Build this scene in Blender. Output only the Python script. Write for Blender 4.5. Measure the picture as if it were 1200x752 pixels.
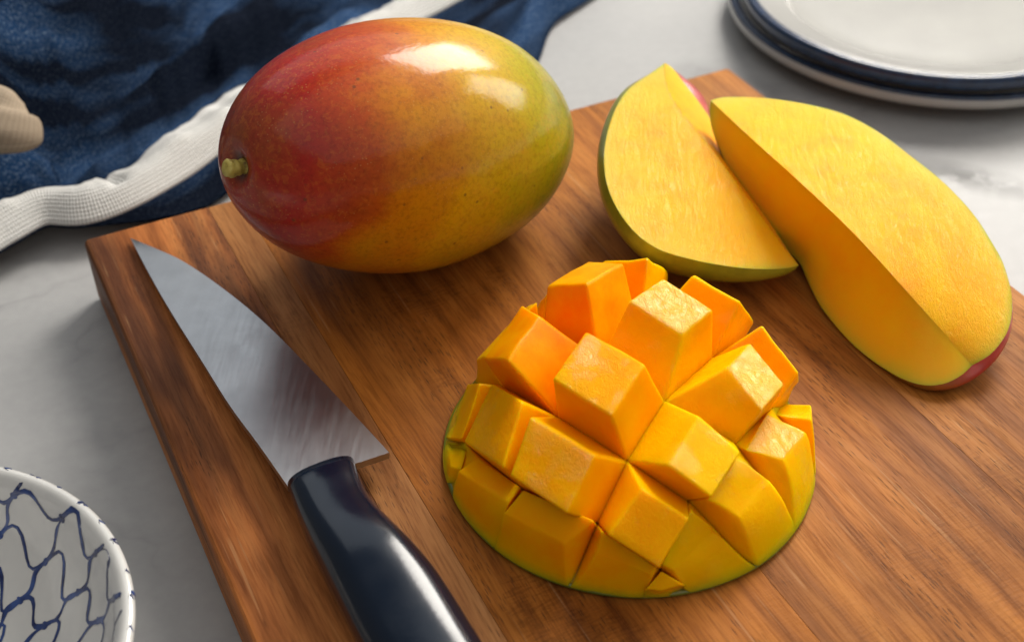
import bpy, bmesh, math, random
from mathutils import Vector, Matrix, noise
random.seed(7)
for o in list(bpy.data.objects): bpy.data.objects.remove(o)
scn = bpy.context.scene
COL = scn.collection
V = Vector
R = math.radians

# ------------------------------------------------------------------ camera
F = 1491.0                       # focal length in photograph pixels (1200 px wide)
PITCH = R(39.9)
BT = 0.025                       # board top above the counter
CAM = V((0, 0, 0.25 + BT))
cd = bpy.data.cameras.new('camera')
cam = bpy.data.objects.new('camera', cd); COL.objects.link(cam)
cam.location = CAM
cam.rotation_euler = (math.pi / 2 - PITCH, 0, 0)
cd.sensor_fit = 'HORIZONTAL'; cd.sensor_width = 36.0; cd.lens = F / 1200 * 36
cd.clip_start = 0.01; cd.clip_end = 50
cd.dof.use_dof = True; cd.dof.focus_distance = 0.345; cd.dof.aperture_fstop = 13
scn.camera = cam

# ------------------------------------------------------------------ world and lamps
W = bpy.data.worlds.new('World'); scn.world = W; W.use_nodes = True
W.node_tree.nodes['Background'].inputs[0].default_value = (1.0, 0.97, 0.93, 1)
W.node_tree.nodes['Background'].inputs[1].default_value = 0.11
def area(name, loc, aim, sx, sy, power, col):
    l = bpy.data.lights.new(name, 'AREA'); l.shape = 'RECTANGLE'; l.size = sx; l.size_y = sy
    l.energy = power; l.color = col
    o = bpy.data.objects.new(name, l); COL.objects.link(o); o.location = loc
    o.rotation_euler = (V(aim) - V(loc)).to_track_quat('-Z', 'Y').to_euler()
    return o
area('blade_panel_light', (0.52, 1.28, 0.92), (0, 0.30, 0.04), 0.55, 0.75, 18, (1.0, 0.95, 0.87))
area('blade_panel_light', (1.12, 1.00, 0.62), (0, 0.30, 0.04), 0.42, 0.62, 5.5, (1.0, 0.93, 0.84))
area('blade_panel_light', (-0.45, 1.55, 1.10), (-0.05, 0.28, 0.03), 1.5, 1.0, 2.6, (0.90, 0.95, 1.0))  # dim cool panel added to give the blade a pale reflection, not a window
area('fill_light', (0.65, -0.40, 2.4), (0, 0.28, 0.03), 5.4, 4.4, 30, (1.0, 0.97, 0.93))  # large unseen fill added to brighten the front faces of the fruit
vs = scn.view_settings
vs.view_transform = 'Standard'; vs.look = 'None'; vs.gamma = 1; vs.exposure = 0.56; vs.use_curve_mapping = False

# ------------------------------------------------------------------ helpers
RX = V((1, 0, 0)); UP = V((0, math.sin(PITCH), math.cos(PITCH))); FW = V((0, math.cos(PITCH), -math.sin(PITCH)))
def ray(x, y): return (FW + RX * ((x - 600) / F) + UP * ((376 - y) / F)).normalized()
def P(x, y, z):                   # sight line of a photograph point met with a level plane
    d = ray(x, y); return CAM + d * ((z - CAM.z) / d.z)
def near(x, y, q):                # point of that sight line nearest to q
    d = ray(x, y); return CAM + d * d.dot(V(q) - CAM)
def smooth(x): x = max(0., min(1., x)); return x * x * (3 - 2 * x)
def lerp(a, b, t): return a + (b - a) * t
def catmull(pts, n):
    """n+1 points evenly spaced along a smooth curve through pts"""
    out = []
    m = len(pts)
    for i in range(m - 1):
        p0 = pts[max(i - 1, 0)]; p1 = pts[i]; p2 = pts[i + 1]; p3 = pts[min(i + 2, m - 1)]
        for k in range(12):
            t = k / 12
            out.append(0.5 * ((2 * p1) + (p2 - p0) * t + (2 * p0 - 5 * p1 + 4 * p2 - p3) * t * t + (3 * p1 - p0 - 3 * p2 + p3) * t ** 3))
    out.append(pts[-1].copy())
    L = [0]
    for a, b in zip(out, out[1:]): L.append(L[-1] + (b - a).length)
    res = []; j = 0
    for i in range(n + 1):
        s = L[-1] * i / n
        while j < len(L) - 2 and L[j + 1] < s: j += 1
        t = (s - L[j]) / max(L[j + 1] - L[j], 1e-9)
        res.append(out[j].lerp(out[j + 1], min(max(t, 0), 1)))
    return res
def obj(name, verts, faces, mat, parent=None, smooth_=True, flip=False):
    me = bpy.data.meshes.new(name)
    me.from_pydata([tuple(v) for v in verts], [], faces)
    bm = bmesh.new(); bm.from_mesh(me)
    bmesh.ops.recalc_face_normals(bm, faces=bm.faces)
    if flip: bmesh.ops.reverse_faces(bm, faces=bm.faces)
    for f in bm.faces: f.smooth = smooth_
    bm.to_mesh(me); bm.free()
    for m in (mat if isinstance(mat, list) else [mat]): me.materials.append(m)
    o = bpy.data.objects.new(name, me); COL.objects.link(o)
    if parent: o.parent = parent
    return o
def tag(o, label=None, cat=None, group=None, kind=None):
    for k, v in (('label', label), ('category', cat), ('group', group), ('kind', kind)):
        if v: o[k] = v
    return o
def thing(name, label, cat, loc, group=None):
    o = bpy.data.objects.new(name, None); COL.objects.link(o); o.location = loc; o.empty_display_size = .02
    return tag(o, label, cat, group)
def lathe(prof, n=96, ox=0, oy=0):
    vs_, fs = [], []
    for r, z in prof:
        for k in range(n):
            a = 2 * math.pi * k / n; vs_.append((ox + r * math.cos(a), oy + r * math.sin(a), z))
    for i in range(len(prof) - 1):
        for k in range(n):
            fs.append((i * n + k, i * n + (k + 1) % n, (i + 1) * n + (k + 1) % n, (i + 1) * n + k))
    return vs_, fs
def dense(prof, n=6):             # round off a lathe profile
    q = catmull([V((r, z, 0)) for r, z in prof], n * (len(prof) - 1))
    return [(max(p.x, 0.00001), p.y) for p in q]

# ------------------------------------------------------------------ node helpers
class NT:
    def __init__(s, name):
        s.m = bpy.data.materials.new(name); s.m.use_nodes = True; s.t = s.m.node_tree
        s.b = s.t.nodes['Principled BSDF']; s.tc = s.n('ShaderNodeTexCoord')
    def n(s, t, **kw):
        x = s.t.nodes.new(t)
        for k, v in kw.items():
            if k[0] == '_': setattr(x, k[1:], v)
            else:
                key = k.replace('__', ' ')
                x.inputs[int(key[1:]) if key[0] == 'i' and key[1:].isdigit() else key].default_value = v
        return x
    def l(s, a, b): s.t.links.new(a, b)
    def mapped(s, scale=(1, 1, 1), rot=(0, 0, 0), loc=(0, 0, 0), src=None):
        mp = s.n('ShaderNodeMapping'); mp.inputs['Scale'].default_value = scale
        mp.inputs['Rotation'].default_value = rot; mp.inputs['Location'].default_value = loc
        s.l(src or s.tc.outputs['Object'], mp.inputs[0]); return mp.outputs[0]
    def noise(s, vec, scale, detail=4, rough=.55, dist=0):
        x = s.n('ShaderNodeTexNoise', Scale=scale, Detail=detail, Roughness=rough, Distortion=dist)
        s.l(vec, x.inputs['Vector']); return x.outputs['Fac']
    def ramp(s, fac, stops, interp='LINEAR'):
        x = s.n('ShaderNodeValToRGB'); x.color_ramp.interpolation = interp
        e = x.color_ramp.elements
        while len(e) < len(stops): e.new(.5)
        for q, (p, c) in zip(e, stops):
            q.position = p; q.color = (*c, 1) if hasattr(c, '__len__') else (c, c, c, 1)
        s.l(fac, x.inputs[0]); return x.outputs[0]
    def mix(s, fac, a, b, mode='MIX'):
        x = s.n('ShaderNodeMix', _data_type='RGBA', _blend_type=mode)
        for v, i in ((fac, 0), (a, 6), (b, 7)):
            if isinstance(v, (int, float)): x.inputs[i].default_value = v
            elif isinstance(v, tuple): x.inputs[i].default_value = (*v, 1)
            else: s.l(v, x.inputs[i])
        return x.outputs[2]
    def math(s, op, a, b=0., c=None, clamp=False):
        x = s.n('ShaderNodeMath', _operation=op, _use_clamp=clamp)
        for i, v in enumerate((a, b, c)):
            if v is None: continue
            if isinstance(v, (int, float)): x.inputs[i].default_value = v
            else: s.l(v, x.inputs[i])
        return x.outputs[0]
    def xyz(s, vec=None):
        x = s.n('ShaderNodeSeparateXYZ'); s.l(vec or s.tc.outputs['Object'], x.inputs[0]); return x.outputs
    def rng(s, v, a, b, c=0., d=1.):
        x = s.n('ShaderNodeMapRange', _clamp=True, i1=a, i2=b, i3=c, i4=d); s.l(v, x.inputs[0]); return x.outputs[0]
    def bump(s, h, strength, dist, prev=None):
        x = s.n('ShaderNodeBump', Strength=strength, Distance=dist); s.l(h, x.inputs['Height'])
        if prev: s.l(prev, x.inputs['Normal'])
        return x.outputs[0]
    def set(s, **kw):
        for k, v in kw.items():
            key = k.replace('__', ' ')
            if isinstance(v, (int, float)): s.b.inputs[key].default_value = v
            elif isinstance(v, tuple): s.b.inputs[key].default_value = v if len(v) == len(s.b.inputs[key].default_value) else (*v, 1)
            else: s.l(v, s.b.inputs[key])
            if key == 'Normal': s.l(v, s.b.inputs['Coat Normal'])
        return s.m

# ------------------------------------------------------------------ materials
def mat_marble():
    t = NT('marble'); o = t.tc.outputs['Object']
    big = t.noise(t.mapped((1, 1, 1)), 5, 5, .6)
    warp = t.noise(o, 7, 4, .6)
    wv = t.n('ShaderNodeVectorMath', _operation='SCALE', Scale=.35); 
    nz = t.n('ShaderNodeTexNoise', Scale=6., Detail=5.); t.l(o, nz.inputs['Vector'])
    t.l(nz.outputs['Color'], wv.inputs[0])
    ad = t.n('ShaderNodeVectorMath', _operation='ADD'); t.l(o, ad.inputs[0]); t.l(wv.outputs[0], ad.inputs[1])
    n2 = t.noise(t.mapped((1, 1.9, 1), (0, 0, .7), (.21, .05, 0), ad.outputs[0]), 5.5, 3, .5)
    ridge = t.math('ABSOLUTE', t.math('SUBTRACT', n2, .5))
    vein = t.ramp(ridge, [(0, 1.), (.012, .55), (.05, 0.)])
    gate = t.ramp(t.noise(t.mapped((1, 1, 1), (0, 0, 0), (1.3, .4, 0)), 6, 2), [(.47, 0.), (.66, 1.)])
    base = t.ramp(big, [(.3, (.30, .30, .303)), (.55, (.36, .36, .36)), (.75, (.40, .398, .393))])
    c = t.mix(t.math('MULTIPLY', t.math('MULTIPLY', vein, gate), .75), base, (.12, .12, .125))
    fine = t.noise(o, 240, 3)
    c = t.mix(.10, c, t.ramp(fine, [(.3, (.28, .28, .28)), (.7, (.55, .55, .54))]))
    # two dark smudges of grey mineral
    for (cx, cy), (rx, ry, rot), dk in (((P(872, 112, 0).x, P(872, 112, 0).y), (.030, .012, 2.2), 1.), ((P(1130, 205, 0).x, P(1130, 205, 0).y), (.026, .008, 2.75), .9)):
        mp = t.n('ShaderNodeMapping', _vector_type='TEXTURE'); mp.inputs['Location'].default_value = (cx, cy, 0); mp.inputs['Rotation'].default_value = (0, 0, rot); mp.inputs['Scale'].default_value = (rx, ry, 1)
        wv2 = t.n('ShaderNodeVectorMath', _operation='MULTIPLY_ADD'); t.l(nz.outputs['Color'], wv2.inputs[0]); wv2.inputs[1].default_value = (.03, .03, 0); t.l(o, wv2.inputs[2])
        sb = t.n('ShaderNodeVectorMath', _operation='SUBTRACT'); t.l(wv2.outputs[0], sb.inputs[0]); sb.inputs[1].default_value = (.015, .015, 0)
        t.l(sb.outputs[0], mp.inputs[0])
        ln = t.n('ShaderNodeVectorMath', _operation='LENGTH'); t.l(mp.outputs[0], ln.inputs[0])
        m = t.math('MULTIPLY', t.rng(ln.outputs['Value'], 1.5, .1), t.ramp(t.noise(o, 60, 4, .7), [(.34, 0.), (.56, 1.)]))
        c = t.mix(t.math('MULTIPLY', m, dk), c, (.07, .07, .07))
    return t.set(Base__Color=c, Roughness=t.rng(fine, .3, .7, .36, .46), Specular__IOR__Level=.22, Normal=t.bump(fine, .05, .0004))

def mat_wood(name, dark, mid, light, seed, streak=0., rough_saw=0.):
    """wood with the grain along local Y; colours of one plank"""
    t = NT(name)
    off = (seed * .37, seed * .91, seed * .13)
    wob = t.n('ShaderNodeTexNoise', Scale=9., Detail=2.); t.l(t.mapped((1, .35, 1), (0, 0, 0), off), wob.inputs['Vector'])
    va = t.n('ShaderNodeVectorMath', _operation='MULTIPLY_ADD'); t.l(wob.outputs['Color'], va.inputs[0]); va.inputs[1].default_value = (.022, .0, .012); t.l(t.mapped((1, 1, 1), (0, 0, 0), off), va.inputs[2])
    w = va.outputs[0]
    def st(sx, sy, scale, d=4, r=.6):
        return t.noise(t.mapped((sx, sy, sx), (0, 0, 0), (0, 0, 0), w), scale, d, r)
    rings = t.n('ShaderNodeTexWave', _bands_direction='X', _wave_profile='SIN', Scale=34., Distortion=5.5, Detail=3.)
    rings.inputs['Detail Scale'].default_value = .8; rings.inputs['Detail Roughness'].default_value = .62
    t.l(t.mapped((1, .16, .7), (0, 0, 0), (0, 0, 0), w), rings.inputs['Vector'])
    broad = st(1, .10, 42, 3, .55)
    fine = st(1, .045, 1500, 3, .65); med = st(1, .05, 380, 4, .6)
    tone = t.math('ADD', t.math('ADD', t.math('MULTIPLY', rings.outputs['Fac'], .16), t.math('MULTIPLY', broad, .55)), t.math('MULTIPLY', med, .34))
    c = t.ramp(tone, [(.28, dark), (.52, mid), (.80, light)])
    c = t.mix(t.rng(fine, .44, .64, .0, .55), c, t.mix(1., c, (.46, .38, .32), 'MULTIPLY'))
    if streak:
        s2 = st(1, .13, 30, 4, .62)
        c = t.mix(t.math('MULTIPLY', t.ramp(s2, [(.50, 0.), (.62, 1.)]), streak), c, (.040, .020, .017))
    # open pores: short dark dashes along the grain
    vor = t.n('ShaderNodeTexVoronoi', _feature='F1', Scale=1.); vor.inputs['Randomness'].default_value = 1.
    t.l(t.mapped((1700, 190, 1700), (0, 0, 0), (0, 0, 0), w), vor.inputs['Vector'])
    pore = t.math('MULTIPLY', t.rng(vor.outputs['Distance'], .34, .16), t.ramp(st(1, .2, 70, 3), [(.44, 0.), (.6, 1.)]))
    c = t.mix(t.math('MULTIPLY', pore, .7), c, (.045, .022, .012))
    blot = t.noise(t.mapped((1, .45, 1), (0, 0, 0), off), 16, 4, .6)
    c = t.mix(t.math('MULTIPLY', t.ramp(blot, [(.44, 0.), (.66, 1.)]), .75), c, t.mix(1., c, (.52, .45, .42), 'MULTIPLY'))
    for a_, o_ in ((.30, 1.), (-.42, 5.), (1.2, 9.)):
        sc = t.noise(t.mapped((1, .012, 1), (0, 0, a_), (o_, o_, 0)), 900, 1, .3)
        sg = t.ramp(t.noise(t.mapped((1, 1, 1), (0, 0, 0), (o_, 0, o_)), 34, 2), [(.52, 0.), (.62, 1.)])
        c = t.mix(t.math('MULTIPLY', t.math('MULTIPLY', t.ramp(sc, [(.70, 0.), (.74, 1.)]), sg), .4), c, t.mix(.5, c, (.62, .38, .18)))
    h = t.math('SUBTRACT', t.math('MULTIPLY', fine, .6), pore)
    nrm = t.bump(h, .25, .0002)
    # fuzzy cross-grain saw and knife marks
    cs = t.noise(t.mapped((.22, 1, 1), (0, 0, .25), (0, 0, 0), w), 1300, 3, .7)
    cg = t.ramp(t.noise(t.mapped((1, 1, 1), (0, 0, 0), off), 26, 3), [(.40, 0.), (.64, 1.)])
    cut = t.math('MULTIPLY', cs, cg)
    nrm = t.bump(cut, .12 + .45 * rough_saw, .0005, nrm)
    c = t.mix(t.math('MULTIPLY', t.ramp(cut, [(.42, 0.), (.62, 1.)]), .18 + .35 * rough_saw), c, t.mix(1., c, (.38, .33, .30), 'MULTIPLY'))
    ro = t.rng(fine, .3, .7, .46, .60)
    return t.set(Base__Color=c, Roughness=ro, Specular__IOR__Level=.10, Normal=nrm)

def mat_flesh(name, base, deep, pale, grain=1., rim=None, rimc=(.34, .31, .02), gloss=.36, pits=0., coat=0., spec=.12, pscale=480, crough=.12, pdist=.0011, patch=False, fibre=False):
    """ripe mango flesh; rim = heights over which the flesh goes green near the skin"""
    t = NT(name); o = t.tc.outputs['Object']
    n1 = t.noise(o, 70, 4, .6)
    c = t.ramp(n1, [(.25, deep), (.52, base), (.8, pale)])
    fib = t.noise(t.mapped((1, .35, 1), (.3, .2, .6)), 1100, 3, .6)
    c = t.mix(t.rng(fib, .4, .75, 0., .16), c, pale)
    if rim:
        z = t.math('ADD', t.xyz()[2], t.math('MULTIPLY', t.math('SUBTRACT', n1, .5), .004))
        c = t.mix(t.rng(z, rim[1], rim[0], 0., .55), c, rimc)
    else:
        at = t.n('ShaderNodeAttribute', _attribute_name='skin_near')
        e = t.math('MULTIPLY', at.outputs['Fac'], t.rng(n1, .3, .7, .5, 1.1))
        c = t.mix(t.math('MULTIPLY', t.math('POWER', at.outputs['Fac'], .28), .40), c, (.97, .56, .04))
        c = t.mix(t.math('MULTIPLY', e, .8, clamp=True), c, (.46, .48, .05))
    big = t.noise(o, 420, 4, .7, .6)
    vor = t.n('ShaderNodeTexVoronoi', _feature='SMOOTH_F1', Scale=1300.); t.l(t.mapped((1, .7, 1), (.2, .3, .5)), vor.inputs['Vector'])
    h = t.math('ADD', t.math('MULTIPLY', big, 1.0), t.math('MULTIPLY', vor.outputs['Distance'], .30))
    h = t.math('ADD', h, t.math('MULTIPLY', fib, .35))
    nrm = t.bump(h, .5 * grain, .0006)
    if pits:
        nrm = t.bump(t.noise(t.mapped((1, .22, 1), (0, 0, .75)) if fibre else t.mapped((1, .6, 1), (0, 0, .9)), pscale, 5, .75, 1.), pits, pdist, nrm)
    if patch: coat = t.math('MULTIPLY', t.ramp(t.noise(o, 110, 3, .6), [(.50, 0.), (.62, 1.)]), coat)
    return t.set(Base__Color=c, Roughness=gloss, Specular__IOR__Level=spec, Subsurface__Weight=.75, Subsurface__Radius=(1., .42, .05), Subsurface__Scale=.007,
                 Coat__Weight=coat, Coat__Roughness=crough, Normal=nrm)

def mat_simple(name, col, rough, metal=0., **kw):
    t = NT(name); return t.set(Base__Color=col, Roughness=rough, Metallic=metal, **kw)

FLESH = mat_flesh('mango_flesh', (.98, .385, .0003), (.97, .30, .0003), (.98, .45, .001), .2, (.0008, .0045), spec=.035)
FLESH_ORANGE = mat_flesh('mango_flesh_orange', (.98, .30, .0003), (.97, .19, .0003), (.98, .42, .001), .18, (.001, .005), spec=.06)
FLESH_GOLD = mat_flesh('mango_flesh_gold', (.98, .46, .0003), (.97, .38, .0003), (.98, .52, .001), .25, (.0008, .0045), gloss=.36, pits=.30, coat=.4, spec=.03, patch=True, pscale=900, crough=.07)
FLESH_WET = mat_flesh('mango_flesh_wet', (.98, .39, .0003), (.97, .31, .0003), (.98, .45, .0006), .25, (.0008, .0045), gloss=.36, pits=.45, coat=.6, spec=.03, patch=True, pscale=900, crough=.07)
FLESH_GLOSS = mat_flesh('mango_flesh_glossy', (.98, .48, .0003), (.97, .40, .0003), (.98, .54, .001), .3, (.0008, .0045), gloss=.34, pits=.8, coat=1., spec=.03, pscale=480, crough=.04, pdist=.0009)
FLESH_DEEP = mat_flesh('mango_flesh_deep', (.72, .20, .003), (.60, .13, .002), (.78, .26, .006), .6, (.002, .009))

# ------------------------------------------------------------------ setting: marble counter
def plane_grid(name, x0, x1, y0, y1, z, mat):
    o = obj(name, [(x0, y0, z), (x1, y0, z), (x1, y1, z), (x0, y1, z)], [(0, 1, 2, 3)], mat, smooth_=False)
    return o
MARBLE = mat_marble()
co = obj('counter', [(x, y, z) for z in (-.03, 0) for x, y in ((-1.1, -.35), (1.1, -.35), (1.1, 1.25), (-1.1, 1.25))],
         [(0, 1, 2, 3), (4, 5, 6, 7), (0, 1, 5, 4), (1, 2, 6, 5), (2, 3, 7, 6), (3, 0, 4, 7)], MARBLE, smooth_=False)
tag(co, 'pale grey and white veined marble counter under the board', None, None, 'structure')

# ------------------------------------------------------------------ cutting board: five glued planks
BA = P(97, 280, BT); BTH = R(27.0)
board = thing('cutting_board', 'thick rectangular brown wooden cutting board under the mangoes and knife', 'cutting board', (BA.x, BA.y, 0))
board.rotation_euler = (0, 0, BTH)          # local +x across the planks, local -y along the grain
WL = .40
cuts = [0, .0423, .0535, .119, .192, .2575]
woods = [((.150, .044, .012), (.500, .175, .048), (.64, .270, .080), 3, .70, .1),
         ((.28, .108, .032), (.39, .168, .054), (.46, .220, .080), 11, 0., .0),
         ((.150, .044, .009), (.400, .137, .020), (.53, .198, .034), 5, .22, .75),
         ((.210, .066, .011), (.450, .160, .026), (.56, .225, .042), 8, .24, .2),
         ((.280, .094, .014), (.490, .185, .032), (.58, .245, .050), 2, .24, .1)]
rw = random.Random(4)
for i in range(5):
    x0, x1 = cuts[i], cuts[i + 1]
    m = mat_wood('wood_plank', *woods[i][:4], streak=woods[i][4], rough_saw=woods[i][5])
    bm = bmesh.new()
    bmesh.ops.create_cube(bm, size=1)
    g = .00003
    dz = rw.uniform(-.00005, .00004)
    for v in bm.verts:
        v.co = V((x0 + g if v.co.x < 0 else x1 - g, 0 if v.co.y > 0 else -WL, .0006 if v.co.z < 0 else BT + dz))
    ed = [e for e in bm.edges]
    outer = [e for e in ed if all(abs(v.co.y) < 1e-6 for v in e.verts) or all(abs(v.co.y + WL) < 1e-6 for v in e.verts)
             or (i == 0 and all(v.co.x < x0 + .001 for v in e.verts)) or (i == 4 and all(v.co.x > x1 - .001 for v in e.verts))]
    inner = [e for e in ed if e not in outer]
    bmesh.ops.bevel(bm, geom=outer, offset=.0016, segments=3, affect='EDGES', profile=.5)
    inn = [e for e in bm.edges if all(v.co.z > BT + dz - 1e-6 for v in e.verts) and abs(e.verts[0].co.x - e.verts[1].co.x) < 1e-7 and abs(e.verts[0].co.y - e.verts[1].co.y) > .1
           and ((abs(e.verts[0].co.x - x0 - g) < 1e-5 and i > 0) or (abs(e.verts[0].co.x - x1 + g) < 1e-5 and i < 4))]
    bmesh.ops.bevel(bm, geom=inn, offset=.00012 if i < 2 else .00005, segments=1, affect='EDGES')
    me = bpy.data.meshes.new('plank'); bm.to_mesh(me); bm.free(); me.materials.append(m)
    o = bpy.data.objects.new('plank', me); COL.objects.link(o); o.parent = board
    if i == 1: o['label'] = 'narrow pale strip of wood'

# ------------------------------------------------------------------ whole mango
MC = V((-0.0320, 0.3331, 0.0662)); MA = V((-0.7214, -0.6326, 0.2818)).normalized()
ma, mb = .0616, .0387
mango = thing('mango', 'whole ripe mango, red at its stem end and yellow green at the other', 'mango', (MC.x, MC.y, BT))
zx = (V((0, 0, 1)) - MA * MA.z).normalized(); yx = zx.cross(MA)
MR = Matrix((MA, yx, zx)).transposed()      # local x to the stem, local z up
def mat_mango_skin():
    t = NT('mango_skin'); o = t.tc.outputs['Object']; x, y, z = t.xyz()[:3]
    n = t.noise(o, 26, 5, .6); n2 = t.noise(o, 60, 5, .65); n3 = t.noise(o, 430, 3, .6)
    # -1 green tip ... +1 stem
    g = t.math('ADD', t.math('MULTIPLY', x, 1 / .0616), t.math('MULTIPLY', t.math('SUBTRACT', n, .5), 1.05))
    g = t.math('ADD', g, t.math('MULTIPLY', z, 2.5))
    g = t.math('ADD', g, t.math('MULTIPLY', y, -7.5))
    g = t.math('ADD', g, t.math('MULTIPLY', t.math('SUBTRACT', n2, .5), .3))
    f = t.rng(g, -.95, 1.35)
    c = t.ramp(f, [(.0, (.21, .23, .008)), (.16, (.39, .335, .004)), (.36, (.58, .36, .003)), (.51, (.60, .21, .003)), (.61, (.48, .065, .005)), (.72, (.38, .013, .008)), (1., (.24, .006, .008))])
    c = t.mix(t.rng(n2, .45, .75, 0., .35), c, t.mix(.5, c, (.50, .20, .01)))
    # green cast at the far tip and mottling
    c = t.mix(t.math('MULTIPLY', t.rng(t.math('ADD', x, t.math('MULTIPLY', t.math('SUBTRACT', n, .5), .02)), -.030, -.060), .70), c, (.13, .145, .012))
    c = t.mix(t.math('MULTIPLY', t.ramp(n, [(.5, 0.), (.72, 1.)]), .38), c, t.mix(.5, c, (.14, .15, .008)))
    # lenticels: pale dots, and a fine mottled peel
    v = t.n('ShaderNodeTexVoronoi', Scale=800.); t.l(o, v.inputs['Vector'])
    dot = t.math('MULTIPLY', t.rng(v.outputs['Distance'], .22, .08), t.ramp(t.noise(o, 90, 2), [(.4, 0.), (.6, 1.)]))
    c = t.mix(t.math('MULTIPLY', dot, .65), c, t.mix(.5, c, (.62, .40, .12)))
    c = t.mix(t.rng(t.noise(o, 700, 3, .7), .45, .72, 0., .55), c, t.mix(1., c, (.50, .40, .35), 'MULTIPLY'))
    c = t.mix(t.math('MULTIPLY', t.ramp(t.noise(o, 520, 3, .6, 1.), [(.52, 0.), (.66, 1.)]), .30), c, t.mix(.5, c, (.75, .26, .02)))
    v2 = t.n('ShaderNodeTexVoronoi', Scale=150.); t.l(o, v2.inputs['Vector'])
    c = t.mix(t.rng(v2.outputs['Distance'], .10, .05, 0., .6), c, (.09, .04, .012))
    # dusky bloom
    c = t.mix(t.math('MULTIPLY', t.ramp(t.noise(o, 34, 3), [(.45, 0.), (.7, 1.)]), .08), c, (.42, .16, .12))
    # corky ring and brown streaks round the stem
    rr = t.math('SQRT', t.math('ADD', t.math('MULTIPLY', y, y), t.math('MULTIPLY', z, z)))
    ring = t.math('MULTIPLY', t.rng(t.math('ADD', rr, t.math('MULTIPLY', t.math('SUBTRACT', n2, .5), .003)), .0052, .0030), t.rng(x, .04, .05))
    c = t.mix(t.math('MULTIPLY', ring, .8), c, (.07, .035, .02))
    nb = t.bump(t.noise(o, 760, 4, .65), .16, .0003)
    nb = t.bump(t.noise(o, 130, 3, .5), .10, .0012, nb)
    return t.set(Base__Color=c, Roughness=t.rng(n3, .3, .7, .42, .52), Specular__IOR__Level=.10, Coat__Weight=.45, Coat__Roughness=.07, Normal=nb,
                 Subsurface__Weight=.08, Subsurface__Radius=(1., .3, .1), Subsurface__Scale=.002)
def mango_body():
    vs_, fs = [], []; nu, nv = 96, 72
    for i in range(nv + 1):
        th = math.pi * i / nv
        for k in range(nu):
            ph = 2 * math.pi * k / nu
            x = ma * math.cos(th); s = math.sin(th)
            r = mb * s
            x -= .0045 * math.exp(-(th / .13) ** 2)                 # stem dimple
            r *= 1 + (.014 * math.sin(2 * ph + .7) + .02 * math.cos(ph - 1.1) * math.cos(th)) * s
            n = noise.noise(V((math.cos(th) * 1.6, s * math.cos(ph) * 1.6, s * math.sin(ph) * 1.6 + 4))) * .0007
            vs_.append((x + n * math.cos(th), (r + n * s) * math.cos(ph), (r + n * s) * math.sin(ph)))
    for i in range(nv):
        for k in range(nu): fs.append((i * nu + k, i * nu + (k + 1) % nu, (i + 1) * nu + (k + 1) % nu, (i + 1) * nu + k))
    return vs_, fs
bv, bf = mango_body()
SKIN = mat_mango_skin()
mbody = obj('skin', bv, bf, SKIN, mango)
mbody.matrix_local = Matrix.Translation((0, 0, MC.z - BT)) @ MR.to_4x4()
t = NT('mango_stem'); nn_ = t.noise(t.tc.outputs['Object'], 500, 4)
STEM = t.set(Base__Color=t.ramp(nn_, [(.3, (.20, .13, .03)), (.5, (.46, .36, .07)), (.8, (.58, .48, .13))]), Roughness=.55, Normal=t.bump(nn_, .5, .0008))
sv, sf = lathe(dense([(.0030, -.004), (.0025, 0), (.0021, .0022), (.0023, .0042), (.0026, .0056), (.0022, .0070), (.0012, .0075), (0, .0076)], 3), 20)
sv = [(x + .00025 * math.sin(9 * z * 300), y + .0002 * math.sin(z * 1700 + 1), z) for x, y, z in sv]
stem = obj('stem', sv, sf, STEM, mango)
stem.matrix_local = Matrix.Translation((0, 0, MC.z - BT)) @ MR.to_4x4() @ Matrix.Translation((ma - .0048, 0, 0)) @ Matrix.Rotation(R(90), 4, 'Y')

# ------------------------------------------------------------------ hedgehog mango half
HC = V((.0315, .2435, BT)); HR = .050; HZ = .026
HS = (HR * HR + HZ * HZ) / (2 * HZ); HCEN = V((HC.x, HC.y, BT + HZ - HS))
hedge = thing('cut_mango_half', 'mango half scored into cubes and turned inside out on the board', 'mango half', HC)
def dome_hit(x, y):
    d = ray(x, y); o = CAM - HCEN; b = o.dot(d); D = b * b - (o.dot(o) - HS * HS)
    return CAM + d * (-b - math.sqrt(max(D, 0)))
NODES = {(0, 0): (735, 540), (1, 0): (807, 587), (-1, 0): (652, 487), (-2, 0): (588, 452), (0, 1): (779, 469), (0, 2): (836, 418), (0, -1): (700, 613), (1, 1): (862, 520),
         (1, -1): (774, 668), (1, 2): (905, 478), (-1, -1): (612, 573), (-2, -1): (545, 519), (-1, 1): (702, 420)}
def dome_at(x, y, rmax=.0482):
    d = V((x - HC.x, y - HC.y)); l = d.length
    if l > rmax: d *= rmax / l; l = rmax
    return V((HC.x + d.x, HC.y + d.y, HCEN.z + math.sqrt(HS * HS - l * l)))
def node(k):
    if isinstance(k[0], tuple): return dome_at(*dome_hit(*k[0])[:2], .0490)
    if k in NODES: return dome_hit(*NODES[k])
    return dome_at(.0298 + .0163 * k[0] + .0113 * k[1], .2243 - .0134 * k[0] + .0173 * k[1])
def px(x, y): return ((x, y), 0)
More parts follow.
